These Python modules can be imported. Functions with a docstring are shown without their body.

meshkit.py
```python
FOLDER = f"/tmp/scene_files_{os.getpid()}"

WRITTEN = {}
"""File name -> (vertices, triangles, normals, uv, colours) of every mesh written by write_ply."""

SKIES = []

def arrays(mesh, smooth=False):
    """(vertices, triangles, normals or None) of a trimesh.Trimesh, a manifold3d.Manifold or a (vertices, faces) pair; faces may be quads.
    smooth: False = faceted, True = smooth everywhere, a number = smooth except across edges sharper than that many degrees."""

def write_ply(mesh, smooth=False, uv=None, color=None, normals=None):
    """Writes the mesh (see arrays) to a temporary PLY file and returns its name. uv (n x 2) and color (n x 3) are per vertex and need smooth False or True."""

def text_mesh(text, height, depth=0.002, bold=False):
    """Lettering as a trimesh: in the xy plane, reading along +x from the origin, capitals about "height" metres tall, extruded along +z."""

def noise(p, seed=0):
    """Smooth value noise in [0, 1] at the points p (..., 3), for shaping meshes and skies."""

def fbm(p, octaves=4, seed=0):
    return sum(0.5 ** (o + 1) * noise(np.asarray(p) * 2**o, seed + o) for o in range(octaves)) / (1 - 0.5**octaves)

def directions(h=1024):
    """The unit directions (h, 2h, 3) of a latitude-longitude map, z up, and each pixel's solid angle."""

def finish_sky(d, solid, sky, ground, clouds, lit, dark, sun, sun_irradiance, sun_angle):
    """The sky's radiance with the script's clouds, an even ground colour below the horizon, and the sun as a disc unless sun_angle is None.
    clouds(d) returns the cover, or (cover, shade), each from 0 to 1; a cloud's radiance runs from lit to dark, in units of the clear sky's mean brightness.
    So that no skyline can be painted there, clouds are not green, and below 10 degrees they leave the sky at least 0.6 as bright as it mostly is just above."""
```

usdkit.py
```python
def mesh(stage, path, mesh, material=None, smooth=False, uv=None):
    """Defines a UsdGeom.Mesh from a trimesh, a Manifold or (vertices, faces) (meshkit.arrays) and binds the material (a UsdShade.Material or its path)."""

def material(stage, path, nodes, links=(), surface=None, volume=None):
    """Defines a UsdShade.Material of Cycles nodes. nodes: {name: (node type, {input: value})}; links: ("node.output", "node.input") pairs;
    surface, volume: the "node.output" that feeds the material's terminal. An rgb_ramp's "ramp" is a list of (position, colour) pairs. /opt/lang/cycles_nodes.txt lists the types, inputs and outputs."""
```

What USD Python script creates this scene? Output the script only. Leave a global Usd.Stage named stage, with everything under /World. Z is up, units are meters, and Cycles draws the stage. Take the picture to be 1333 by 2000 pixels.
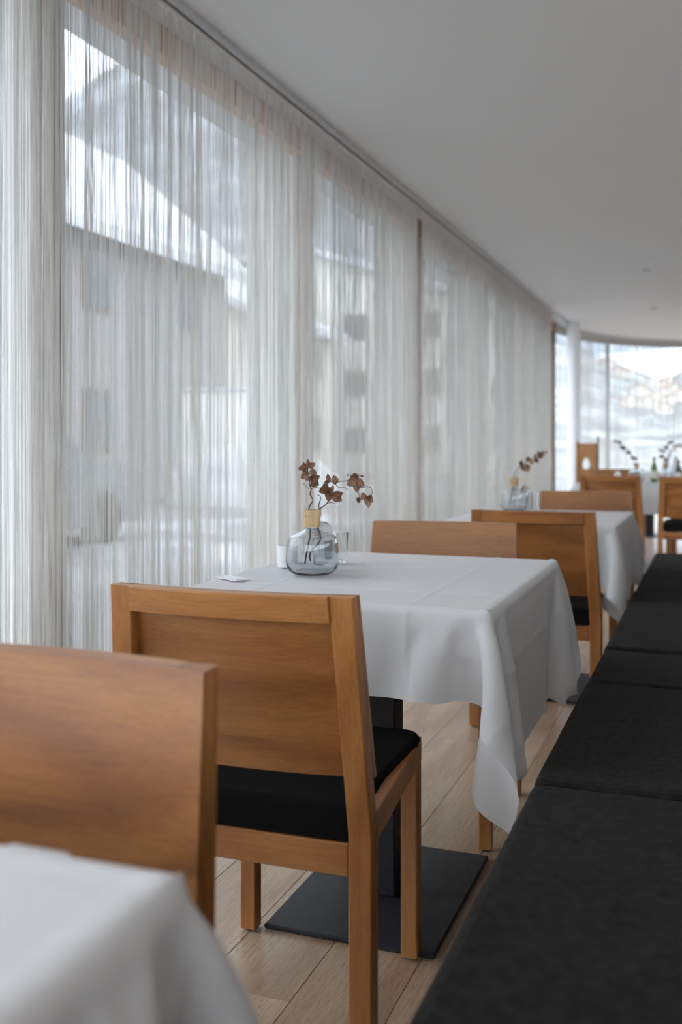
import math
import numpy as np
import trimesh
import shapely.geometry as sg
import usdkit, meshkit
from scipy import ndimage
from pxr import Usd, UsdGeom, UsdLux, UsdShade, Gf, Sdf, Vt

stage = Usd.Stage.CreateInMemory()
UsdGeom.SetStageUpAxis(stage, "Z")
UsdGeom.SetStageMetersPerUnit(stage, 1.0)
UsdGeom.Xform.Define(stage, '/World')

# ------------------------------------------------------------------ camera
F_PX, YAW, CAM_H, HORIZON = 1944.0, math.radians(20.5), 1.09, 866.0
cam = UsdGeom.Camera.Define(stage, '/World/camera')
HA = 24.0
cam.CreateHorizontalApertureAttr(HA)
cam.CreateFocalLengthAttr(HA * F_PX / 1333.0)
cam.CreateVerticalApertureOffsetAttr((HORIZON - 1000.0) / 1333.0 * HA)
cam.CreateFStopAttr(2.9)
cam.CreateFocusDistanceAttr(2.15)
cam.CreateClippingRangeAttr(Gf.Vec2f(0.05, 10000))
fwd = Gf.Vec3d(-math.sin(YAW), math.cos(YAW), 0)
eye = Gf.Vec3d(0, 0, CAM_H)
cam.AddTransformOp().Set(Gf.Matrix4d().SetLookAt(eye, eye + fwd, Gf.Vec3d(0, 0, 1)).GetInverse())
cam.CreateExposureAttr(1.15)

# ------------------------------------------------------------------ sky and sun
SKY, SUN = 2.6, 3.0
sky_mat = usdkit.material(stage, '/World/Looks/sky', {
    'tc': ('texture_coordinate', {}),
    'n': ('noise_texture', {'scale': 2.4, 'detail': 6.0, 'roughness': 0.55}),
    'r': ('rgb_ramp', {'ramp': [(0.38, (0.50, 0.66, 0.90)), (0.56, (0.93, 0.96, 1.0))]}),
    'b': ('background_shader', {'strength': SKY})},
    [('tc.generated', 'n.vector'), ('n.fac', 'r.fac'), ('r.color', 'b.color')], surface='b.background')
dome = UsdLux.DomeLight.Define(stage, '/World/sky')
UsdShade.MaterialBindingAPI.Apply(dome.GetPrim()).Bind(sky_mat)
sun = UsdLux.DistantLight.Define(stage, '/World/sun')
sun.CreateIntensityAttr(SUN)
sun.CreateAngleAttr(0.6)
sun.CreateColorAttr(Gf.Vec3f(1.0, 0.93, 0.82))


def aim(prim, to):
    z = -np.array(to, float) / np.linalg.norm(to)
    x = np.cross([0, 0, 1.0], z); x /= np.linalg.norm(x)
    y = np.cross(z, x)
    m = Gf.Matrix4d(*x, 0, *y, 0, *z, 0, 0, 0, 0, 1)
    UsdGeom.Xformable(prim).AddTransformOp().Set(m)


aim(sun, (-0.72, 0.50, -0.47))

# ------------------------------------------------------------------ helpers
USED = {}


def free_name(path):
    n = USED.get(path, -1) + 1
    USED[path] = n
    return path if n == 0 else f'{path}_{n:03d}'


def data(p, label=None, category=None, group=None, kind=None):
    for k, v in (('label', label), ('category', category), ('group', group), ('kind', kind)):
        if v:
            p.SetCustomDataByKey(k, v)
    return p


def under(parent):
    return str(parent.GetPath()) if parent is not None else '/World'


def xf(name, loc=(0, 0, 0), rz=0.0, parent=None, **kw):
    x = UsdGeom.Xform.Define(stage, free_name(under(parent) + '/' + name))
    x.AddTranslateOp().Set(Gf.Vec3d(*map(float, loc)))
    x.AddRotateZOp().Set(float(rz))
    return data(x.GetPrim(), **kw)


def obj(name, mesh, mat, parent=None, smooth=False, uv=None, **kw):
    m = usdkit.mesh(stage, free_name(under(parent) + '/' + name), mesh, mat, smooth=smooth, uv=uv)
    return data(m.GetPrim(), **kw)


def copy_of(src, loc, rz, **kw):
    base = str(src.GetPath())
    x = UsdGeom.Xform.Define(stage, free_name(base))
    x.GetPrim().GetReferences().AddInternalReference(src.GetPath())
    x.GetPrim().GetAttribute('xformOp:translate').Set(Gf.Vec3d(*map(float, loc)))
    x.GetPrim().GetAttribute('xformOp:rotateZ').Set(float(rz))
    x.GetPrim().SetInstanceable(True)
    return data(x.GetPrim(), **kw)


def cat(*ms):
    return trimesh.util.concatenate(list(ms))


_DIRS = trimesh.creation.icosphere(subdivisions=1).vertices
_DIRS0 = np.array([(a, b, c) for a in (-1, 0, 1) for b in (-1, 0, 1) for c in (-1, 0, 1) if abs(a) + abs(b) + abs(c) == 1], float)


def rbox(lo, hi, r=0.003, soft=False):
    """A box between two corners with chamfered (or, soft, rounded) edges."""
    lo, hi = np.minimum(lo, hi), np.maximum(lo, hi)
    r = min(r, *((hi - lo) / 2.01))
    c = np.array([[(lo, hi)[i][0] + (r, -r)[i], (lo, hi)[j][1] + (r, -r)[j], (lo, hi)[k][2] + (r, -r)[k]] for i in (0, 1) for j in (0, 1) for k in (0, 1)])
    d = _DIRS if soft else _DIRS0
    return trimesh.convex.convex_hull((c[:, None] + d[None] * r).reshape(-1, 3))


def box(lo, hi):
    lo, hi = np.array(lo, float), np.array(hi, float)
    m = trimesh.creation.box(hi - lo)
    m.apply_translation((lo + hi) / 2)
    return m


def loft(rings, caps=True, closed=False):
    """A skin over rings of equal point counts."""
    R = np.asarray(rings, float)
    n, k = R.shape[:2]
    v = R.reshape(-1, 3)
    i = np.arange(n if closed else n - 1)[:, None]
    j = np.arange(k)[None]
    a, b = i * k + j, i * k + (j + 1) % k
    c, d = ((i + 1) % n) * k + (j + 1) % k, ((i + 1) % n) * k + j
    f = np.concatenate([np.stack([a, b, c], -1).reshape(-1, 3), np.stack([a, c, d], -1).reshape(-1, 3)])
    if caps and not closed:
        f = np.vstack([f, [[0, t + 1, t] for t in range(1, k - 1)], [[(n - 1) * k, (n - 1) * k + t, (n - 1) * k + t + 1] for t in range(1, k - 1)]])
    m = trimesh.Trimesh(v, f, process=False)
    if m.volume < 0:
        m.invert()
    return m


def chrect(w, h, c):
    """Chamfered rectangle outline, w x h, centred."""
    a, b = w / 2, h / 2
    return np.array([(-a + c, -b), (a - c, -b), (a, -b + c), (a, b - c), (a - c, b), (-a + c, b), (-a, b - c), (-a, -b + c)])


def lathe(profile, n=48):
    """Revolve (r, z) points about z; a closed profile gives a closed solid."""
    p = np.asarray(profile, float)
    t = np.linspace(0, 2 * np.pi, n, endpoint=False)
    return loft([[(r * math.cos(a), r * math.sin(a), z) for r, z in p] for a in t], closed=True)


def tube(pts, radii, sides=8):
    pts = np.asarray(pts, float)
    radii = np.broadcast_to(radii, len(pts))
    t = np.gradient(pts, axis=0)
    t /= np.linalg.norm(t, axis=1, keepdims=True) + 1e-12
    ref = np.array([0.31, 0.9, 0.2]); rings = []
    for p, d, r in zip(pts, t, radii):
        u = np.cross(d, ref); u /= np.linalg.norm(u)
        w = np.cross(d, u)
        rings.append([p + r * (math.cos(a) * u + math.sin(a) * w) for a in np.linspace(0, 2 * np.pi, sides, endpoint=False)])
    return loft(rings)


def spline(pts, n):
    pts = np.asarray(pts, float)
    from scipy.interpolate import CubicSpline
    s = np.r_[0, np.cumsum(np.linalg.norm(np.diff(pts, axis=0), axis=1))]
    return CubicSpline(s, pts)(np.linspace(0, s[-1], n))


# ------------------------------------------------------------------ materials
LOOK = '/World/Looks/'


def plain(name, color, rough=0.5, **kw):
    return usdkit.material(stage, LOOK + name, {'p': ('principled_bsdf', {'base_color': color, 'roughness': rough, **kw})}, [], surface='p.BSDF')


def wood(name, axis, dark, mid, light, rough=0.42, fig=5.0, cross=9.0, bumpd=0.0006, pore=0.4):
    """Oak with its grain along axis (object space), tone varied per piece: broad figure, fine fibre and short dark pores."""
    sc = [cross] * 3; sc[axis] = cross * 0.16
    fib = [190.0] * 3; fib[axis] = 7.0
    por = [800.0] * 3; por[axis] = 40.0
    return usdkit.material(stage, LOOK + name, {
        'tc': ('texture_coordinate', {}), 'oi': ('object_info', {}),
        'mv': ('math', {'math_type': 'multiply', 'value2': 37.0}),
        'cv': ('combine_xyz', {}),
        'ad': ('vector_math', {'math_type': 'add'}),
        'm1': ('mapping', {'scale': sc}), 'm2': ('mapping', {'scale': fib}), 'm3': ('mapping', {'scale': por}),
        'n1': ('noise_texture', {'scale': 1.0, 'detail': 1.5, 'roughness': 0.4, 'distortion': 0.35}),
        'rg': ('math', {'math_type': 'multiply', 'value2': fig * 4.0}), 'fr': ('math', {'math_type': 'pingpong', 'value2': 1.0}),
        'sm': ('map_range', {'range_type': 'smoothstep', 'from_min': 0.0, 'from_max': 1.0, 'to_min': 0.0, 'to_max': 0.62}),
        'n0': ('noise_texture', {'scale': 0.35, 'detail': 2.0}),
        'b0': ('math', {'math_type': 'multiply', 'value2': 0.4}), 'sum': ('math', {'math_type': 'add'}),
        'n2': ('noise_texture', {'scale': 1.0, 'detail': 2.0, 'roughness': 0.6}),
        'n3': ('noise_texture', {'scale': 1.0, 'detail': 1.0, 'roughness': 0.5}),
        'r1': ('rgb_ramp', {'ramp': [(0.0, dark), (0.5, mid), (1.0, light)]}),
        'r2': ('rgb_ramp', {'ramp': [(0.30, (0.72, 0.69, 0.66)), (0.60, (1, 1, 1))]}),
        'r3': ('rgb_ramp', {'ramp': [(0.30, (0.45, 0.40, 0.36)), (0.42, (1, 1, 1))]}),
        'mu': ('mix_color', {'blend_type': 'multiply', 'fac': 0.7}), 'mp': ('mix_color', {'blend_type': 'multiply', 'fac': pore}),
        'tv': ('map_range', {'from_min': 0.0, 'from_max': 1.0, 'to_min': 0.90, 'to_max': 1.10}),
        'hv': ('hsv', {}),
        'bp': ('bump', {'strength': 0.2, 'distance': bumpd}),
        'p': ('principled_bsdf', {'roughness': rough, 'specular_ior_level': 0.5, 'coat_weight': 0.25, 'coat_roughness': 0.45})},
        [('oi.random', 'mv.value1'), ('mv.value', 'cv.x'), ('mv.value', 'cv.y'), ('mv.value', 'cv.z'),
         ('tc.object', 'ad.vector1'), ('cv.vector', 'ad.vector2'), ('ad.vector', 'm1.vector'), ('ad.vector', 'm2.vector'), ('ad.vector', 'm3.vector'),
         ('m1.vector', 'n1.vector'), ('n1.fac', 'rg.value1'), ('rg.value', 'fr.value1'), ('fr.value', 'sm.value'),
         ('m1.vector', 'n0.vector'), ('n0.fac', 'b0.value1'), ('b0.value', 'sum.value1'), ('sm.result', 'sum.value2'), ('sum.value', 'r1.fac'),
         ('m2.vector', 'n2.vector'), ('n2.fac', 'r2.fac'), ('m3.vector', 'n3.vector'), ('n3.fac', 'r3.fac'),
         ('r1.color', 'mu.a'), ('r2.color', 'mu.b'), ('mu.result', 'mp.a'), ('r3.color', 'mp.b'),
         ('oi.random', 'tv.value'), ('tv.result', 'hv.value'), ('mp.result', 'hv.color'), ('hv.color', 'p.base_color'),
         ('n2.fac', 'bp.height'), ('bp.normal', 'p.normal')], surface='p.BSDF')


OAK = ((0.250, 0.084, 0.016), (0.365, 0.138, 0.029), (0.465, 0.200, 0.053))
wood_x = wood('oak_crosswise', 0, *OAK, fig=1.6)
wood_y = wood('oak_lengthwise', 1, *OAK, fig=1.6)
wood_z = wood('oak_upright', 2, *OAK, fig=1.6)
wood_panel = wood('oak_veneer', 0, *[tuple(0.88 * x for x in c) for c in OAK], fig=3.2, cross=4.5, rough=0.38)
plank_mat = wood('floor_oak', 1, (0.36, 0.228, 0.138), (0.46, 0.315, 0.205), (0.54, 0.395, 0.275), rough=0.30, fig=1.8, cross=5.0, pore=0.75)

cushion_mat = usdkit.material(stage, LOOK + 'black_wool', {
    'tc': ('texture_coordinate', {}), 'n': ('noise_texture', {'scale': 900.0, 'detail': 2.0}),
    'r': ('rgb_ramp', {'ramp': [(0.3, (0.005, 0.005, 0.005)), (0.7, (0.013, 0.012, 0.012))]}),
    'b': ('bump', {'strength': 0.3, 'distance': 0.001}),
    'p': ('principled_bsdf', {'roughness': 0.95, 'specular_ior_level': 0.05, 'sheen_weight': 0.0})},
    [('tc.object', 'n.vector'), ('n.fac', 'r.fac'), ('r.color', 'p.base_color'), ('n.fac', 'b.height'), ('b.normal', 'p.normal')], surface='p.BSDF')
bench_mat = usdkit.material(stage, LOOK + 'charcoal_wool', {
    'tc': ('texture_coordinate', {}), 'n': ('noise_texture', {'scale': 420.0, 'detail': 3.0, 'roughness': 0.7}),
    'n2': ('noise_texture', {'scale': 60.0, 'detail': 4.0}),
    'ma': ('math', {'math_type': 'add'}), 'mh': ('math', {'math_type': 'multiply', 'value2': 0.5}),
    'r': ('rgb_ramp', {'ramp': [(0.35, (0.013, 0.0125, 0.0122)), (0.65, (0.034, 0.0323, 0.0312))]}),
    'b': ('bump', {'strength': 0.4, 'distance': 0.0015}),
    'p': ('principled_bsdf', {'roughness': 0.92, 'specular_ior_level': 0.08, 'sheen_weight': 0.03, 'sheen_roughness': 0.5})},
    [('tc.object', 'n.vector'), ('tc.object', 'n2.vector'), ('n.fac', 'ma.value1'), ('n2.fac', 'ma.value2'), ('ma.value', 'mh.value1'), ('mh.value', 'r.fac'),
     ('r.color', 'p.base_color'), ('n.fac', 'b.height'), ('b.normal', 'p.normal')], surface='p.BSDF')
black_metal = usdkit.material(stage, LOOK + 'black_powder_coat', {
    'tc': ('texture_coordinate', {}), 'n': ('noise_texture', {'scale': 55.0, 'detail': 5.0}),
    'r': ('rgb_ramp', {'ramp': [(0.3, (0.012, 0.012, 0.014)), (0.7, (0.022, 0.022, 0.026))]}),
    'rr': ('map_range', {'from_min': 0.3, 'from_max': 0.7, 'to_min': 0.42, 'to_max': 0.56}),
    'p': ('principled_bsdf', {'specular_ior_level': 0.35})},
    [('tc.object', 'n.vector'), ('n.fac', 'r.fac'), ('r.color', 'p.base_color'), ('n.fac', 'rr.value'), ('rr.result', 'p.roughness')], surface='p.BSDF')
cloth_mat = usdkit.material(stage, LOOK + 'white_damask', {
    'tc': ('texture_coordinate', {}),
    'n': ('noise_texture', {'scale': 26.0, 'detail': 4.0, 'roughness': 0.6}),
    'b': ('bump', {'strength': 0.22, 'distance': 0.004}),
    'd': ('principled_bsdf', {'base_color': (0.80, 0.80, 0.81), 'roughness': 0.75, 'specular_ior_level': 0.25, 'sheen_weight': 0.1}),
    't': ('translucent_bsdf', {'color': (0.75, 0.74, 0.73)}),
    'm': ('mix_closure', {'fac': 0.22})},
    [('tc.object', 'n.vector'), ('n.fac', 'b.height'), ('b.normal', 'd.normal'), ('d.BSDF', 'm.closure1'), ('t.BSDF', 'm.closure2')], surface='m.closure')
white_paint = plain('white_ceiling_paint', (0.795, 0.82, 0.83), 0.9, specular_ior_level=0.1)
wall_paint = plain('white_wall_paint', (0.80, 0.79, 0.77), 0.9)
rail_mat = plain('satin_aluminium', (0.62, 0.62, 0.63), 0.35, metallic=0.6)
rail_dark = plain('track_groove', (0.08, 0.08, 0.08), 0.6)
frame_brown = plain('dark_window_timber', (0.13, 0.085, 0.06), 0.55)
beam_brown = plain('brown_beam_timber', (0.50, 0.265, 0.14), 0.55)
fin_mat = plain('pale_facade_panel', (0.52, 0.50, 0.47), 0.6)
column_mat = plain('white_column_paint', (0.82, 0.83, 0.85), 0.35)
glide_mat = plain('grey_felt', (0.10, 0.10, 0.10), 0.9)
piping_mat = plain('dark_seam', (0.010, 0.010, 0.010), 0.95)

string_mat = usdkit.material(stage, LOOK + 'ivory_thread', {
    'g': ('attribute', {'attribute': 'tone'}),
    'r': ('rgb_ramp', {'ramp': [(0.0, (0.74, 0.65, 0.56)), (0.07, (0.80, 0.75, 0.69)), (0.2, (0.745, 0.735, 0.71)), (1.0, (0.80, 0.793, 0.775))]}),
    'd': ('diffuse_bsdf', {}), 't': ('translucent_bsdf', {}), 'm': ('mix_closure', {'fac': 0.5})},
    [('g.fac', 'r.fac'), ('r.color', 'd.color'), ('r.color', 't.color'), ('d.BSDF', 'm.closure1'), ('t.BSDF', 'm.closure2')], surface='m.closure')
pane_mat = usdkit.material(stage, LOOK + 'window_glass', {       # each pane reflects at its outer faces only
    'ge': ('geometry', {}), 'iv': ('math', {'math_type': 'subtract', 'value1': 1.0}), 'mu': ('math', {'math_type': 'multiply'}),
    'f': ('fresnel', {'IOR': 1.45}), 't': ('transparent_bsdf', {'color': (0.95, 0.965, 0.965)}), 'g': ('glossy_bsdf', {'roughness': 0.0, 'color': (0.9, 0.9, 0.9)}),
    'm': ('mix_closure', {})}, [('ge.backfacing', 'iv.value2'), ('iv.value', 'mu.value1'), ('f.fac', 'mu.value2'), ('mu.value', 'm.fac'),
    ('t.BSDF', 'm.closure1'), ('g.BSDF', 'm.closure2')], surface='m.closure')
smoke_glass = plain('smoked_glass', (0.88, 0.905, 0.925), 0.0, transmission_weight=1.0, ior=1.45)
clear_glass = plain('clear_glass', (0.97, 0.98, 0.98), 0.0, transmission_weight=1.0, ior=1.45)

# ------------------------------------------------------------------ the plan of the room
CEIL = 2.70
EX, EY, RX, RY = 0.30, 13.6, 2.14, 3.05            # the rounded end of the glass front
def plan(off, y0, x1=6.0, n=40):
    """The curtain line, moved outwards by off: straight, quarter ellipse, straight."""
    t = np.linspace(np.pi, np.pi / 2, n)
    e = np.stack([EX + (RX + off) * np.cos(t), EY + (RY + off) * np.sin(t)], 1)
    return np.vstack([[(EX - RX - off, y0)], e, [(x1, EY + RY + off)]])


def along(poly, step):
    s = np.r_[0, np.cumsum(np.linalg.norm(np.diff(poly, axis=0), axis=1))]
    q = np.arange(0, s[-1], step)
    return np.stack([np.interp(q, s, poly[:, 0]), np.interp(q, s, poly[:, 1])], 1)


Y_BACK = -4.6
# floor: each plank near the tables is a mesh of its own, the rest joined
floor = xf('floor', kind='structure', label='pale oiled oak plank floor with fine open joints')
PW, PX0 = 0.1965, -0.774
rng = np.random.default_rng(5)
far_planks = []


def plank(x0, x1, y0, y1):
    g = 0.0004
    return rbox((x0 + g, y0 + g, -0.02), (x1 - g, y1 - g, 0.0), 0.0009)


for k in range(-6, 35):
    x0 = PX0 + k * PW
    y = -4.6 + rng.uniform(-1.8, 0)
    if k == 0: y = -4.35
    while y < 17.0:
        y1 = y + rng.choice([1.8, 2.0, 2.2])
        a, b = max(y, Y_BACK), min(y1, 17.0)
        if b - a > 0.01:
            if -7 < k <= 4 and b > 1.0 and a < 10.5:
                obj('plank', plank(x0, x0 + PW, a, b), plank_mat, floor)
            else:
                far_planks.append(plank(x0, x0 + PW, a, b))
        y = y1
obj('further_planking', cat(*far_planks), plank_mat, floor, kind='stuff')
obj('subfloor', box((-2.35, Y_BACK, -0.14), (6.2, 17.4, -0.0215)), plain('screed', (0.06, 0.045, 0.035), 0.9), floor)

# ceiling slab
roof_out = plan(0.52, Y_BACK - 0.2, 6.2)
slab = sg.Polygon(list(map(tuple, roof_out)) + [(6.2, Y_BACK - 0.2)])
m = trimesh.creation.extrude_polygon(slab, 0.35, engine='earcut'); m.apply_translation((0, 0, CEIL))
obj('ceiling', m, white_paint, kind='structure', label='smooth white flat ceiling curving round the glass end')
obj('wall_right', box((6.0, 4.73, -0.1), (6.2, EY + RY, CEIL)), wall_paint, kind='structure', label='white painted wall on the room side')
# windows: bays of glass between deep fins, brown frame inside and a brown head beam
GX = EX - RX - 0.16                                  # glass plane, x
FIN0, BAY = 2.665, 2.155
n_win = 0
for k in range(-3, 6):
    y0, y1 = FIN0 + (k - 1) * BAY, FIN0 + k * BAY
    n_win += 1
    w = xf(f'window_{n_win}', kind='structure', label='full height glazed bay with deep pale fin and brown frame')
    obj('fin', rbox((GX - 0.33, y1 - 0.03, -0.1), (GX - 0.04, y1 + 0.03, CEIL), 0.004), fin_mat, w)
    obj('frame_post', rbox((GX - 0.04, y1 - 0.045, 0), (GX + 0.03, y1 + 0.045, CEIL), 0.004), frame_brown, w)
    obj('head_beam', rbox((GX - 0.05, y0 + 0.046, 2.585), (GX + 0.02, y1 - 0.046, CEIL), 0.004), beam_brown, w)
    obj('bottom_rail', rbox((GX - 0.04, y0 + 0.046, 0), (GX + 0.02, y1 - 0.046, 0.07), 0.004), frame_brown, w)
    obj('pane', box((GX - 0.022, y0 + 0.045, 0.06), (GX - 0.018, y1 - 0.045, 2.595)), pane_mat, w)
gc = along(plan(0.16, FIN0 + 5 * BAY + 0.05), 0.1)    # glass of the curved end, facet by facet
seg = 22
for k, i in enumerate(range(0, len(gc) - seg, seg)):
    n_win += 1
    w = xf(f'window_{n_win}', kind='structure', label='glazed bay of the rounded end, slim grey post')
    part = gc[i:i + seg + 1]
    pl = sg.LineString(part)
    def slabz(d, z0, z1):
        s = trimesh.creation.extrude_polygon(pl.buffer(d, cap_style=2), z1 - z0, engine='earcut'); s.apply_translation((0, 0, z0)); return s
    obj('pane', slabz(0.003, 0.06, 2.60), pane_mat, w)
    obj('head_beam', slabz(0.03, 2.60, CEIL), fin_mat, w)
    obj('bottom_rail', slabz(0.03, 0.0, 0.06), fin_mat, w)
    p = part[-1]
    b = rbox((-0.025, -0.025, 0.06), (0.025, 0.025, 2.60), 0.004); b.apply_translation((p[0], p[1], 0))
    obj('frame_post', b, plain(f'grey_post_{k}', (0.36, 0.36, 0.37), 0.5), w)

for k in range(4):                                   # glazed near end and near corner of the room, behind the camera
    n_win += 1
    w = xf(f'window_{n_win}', kind='structure', label='glazed bay at the near end of the room')
    x0, x1 = -2.0 + k * 2.0, k * 2.0
    obj('frame_post', rbox((x1 - 0.04, Y_BACK - 0.06, 0), (x1 + 0.04, Y_BACK + 0.02, CEIL), 0.004), frame_brown, w)
    obj('head_beam', rbox((x0 + 0.041, Y_BACK - 0.06, 2.5), (x1 - 0.041, Y_BACK + 0.02, CEIL), 0.004), frame_brown, w)
    obj('pane', box((x0 + 0.04, Y_BACK - 0.022, 0.0), (x1 - 0.04, Y_BACK - 0.018, 2.5)), pane_mat, w)
for k in range(5):
    n_win += 1
    w = xf(f'window_{n_win}', kind='structure', label='glazed bay on the room side behind the camera')
    y0, y1 = Y_BACK + k * 1.866, Y_BACK + (k + 1) * 1.866
    obj('frame_post', rbox((6.0, y1 - 0.04, 0), (6.1, y1 + 0.04, CEIL), 0.004), frame_brown, w)
    obj('head_beam', rbox((6.0, y0 + 0.041, 2.5), (6.1, y1 - 0.041, CEIL), 0.004), frame_brown, w)
    obj('pane', box((6.05, y0 + 0.04, 0.0), (6.054, y1 - 0.04, 2.5)), pane_mat, w)

col = obj('trim_1', trimesh.creation.cylinder(0.085, CEIL, sections=40), column_mat, kind='structure', label='round white column before the rounded window end', smooth=40)
UsdGeom.Xformable(col).AddTranslateOp().Set(Gf.Vec3d(-1.72, 13.35, CEIL / 2))

# ------------------------------------------------------------------ string curtains on a ceiling track
def threads(path, spacing, width, z0, z1, seed, jitter=0.012, clump=0.5):
    rng = np.random.default_rng(seed)
    s = np.r_[0, np.cumsum(np.linalg.norm(np.diff(path, axis=0), axis=1))]
    n = int(s[-1] / spacing)
    q = np.sort(rng.uniform(0, s[-1], n))
    q = q + clump * 0.010 * np.sin(q * 61 + 3 * np.sin(q * 7.3)) + clump * 0.012 * np.sin(q * 11.0 + 2 * np.sin(q * 2.9))
    q = np.clip(q, 0.001, s[-1] - 0.001)
    x, y = np.interp(q, s, path[:, 0]), np.interp(q, s, path[:, 1])
    zz = np.linspace(z1, z0, 5)
    wgt = np.linspace(0, 1, 5) ** 0.7
    dx, dy = rng.normal(0, jitter, n), rng.normal(0, 0.004, n)
    wd = width * rng.uniform(0.6, 1.4, n) / 2
    ang = np.array([0.3, 0.3 + 2.0944, 0.3 + 4.18879])
    P = np.zeros((n, 5, 3, 3))
    for k in range(5):
        sx, sy = rng.normal(0, 0.0016, n), rng.normal(0, 0.0016, n)
        P[:, k, :, 0] = (x + dx * wgt[k] + sx * (k > 0))[:, None] + wd[:, None] * np.cos(ang)
        P[:, k, :, 1] = (y + dy * wgt[k] + sy * (k > 0))[:, None] + wd[:, None] * np.sin(ang)
        P[:, k, :, 2] = zz[k] + (rng.uniform(-0.008, 0.008, n)[:, None] if k == 4 else 0)
    v = P.reshape(-1, 3)
    f = []
    for k in range(4):
        for j in range(3):
            a, b = k * 3 + j, k * 3 + (j + 1) % 3
            f += [(a, a + 3, b), (b, a + 3, b + 3)]
    f = (np.array(f)[None] + (np.arange(n) * 15)[:, None, None]).reshape(-1, 3)
    return trimesh.Trimesh(v, f, process=False), np.repeat(rng.uniform(0, 1, n), 15)


CX = EX - RX
def sub(poly, a, b):
    """The stretch of a plan line between arc lengths a and b."""
    s = np.r_[0, np.cumsum(np.linalg.norm(np.diff(poly, axis=0), axis=1))]
    q = np.r_[a, s[(s > a) & (s < b)], b]
    return np.stack([np.interp(q, s, poly[:, 0]), np.interp(q, s, poly[:, 1])], 1)


line = plan(0.0, 0.0)
def curtain(a, b, spacing, width, seed, label, **kw):
    c = xf('string_curtain', label=label, category='curtain', group='string curtains along the glass front')
    p = sub(plan(kw.pop('shift', 0.0), 0.0), a, b)
    mesh_, tone = threads(p, spacing, width, 0.02, CEIL - 0.036, seed, **kw)
    th = obj('threads', mesh_, string_mat, c, kind='stuff')
    UsdGeom.PrimvarsAPI(th).CreatePrimvar('tone', Sdf.ValueTypeNames.FloatArray, 'vertex').Set(Vt.FloatArray.FromNumpy(tone.astype(np.float32)))
    hd = trimesh.creation.extrude_polygon(sg.LineString(p).buffer(0.004, cap_style=2), 0.014, engine='earcut'); hd.apply_translation((0, 0, CEIL - 0.050))
    obj('heading_tape', hd, plain(f'heading_tape_{seed}', (0.70, 0.67, 0.62), 0.9), c)
    return c


curtain(0.0, 2.60, 0.0015, 0.0014, 1, 'dense ivory string curtain at the frame edge, overlapping the long one beside it', shift=0.05)
curtain(2.44, 6.37, 0.0016, 0.0013, 2, 'long ivory string curtain hanging behind the white table with the large vase')
curtain(6.47, 12.20, 0.0020, 0.0013, 3, 'ivory string curtain between the dark gap and the white column')
curtain(13.62, 16.9, 0.0030, 0.0014, 4, 'pale string curtain round the bend behind the wooden high chair')
curtain(17.0, 23.5, 0.0150, 0.0013, 5, 'thin see-through string curtain across the mountain view at the end window')

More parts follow.
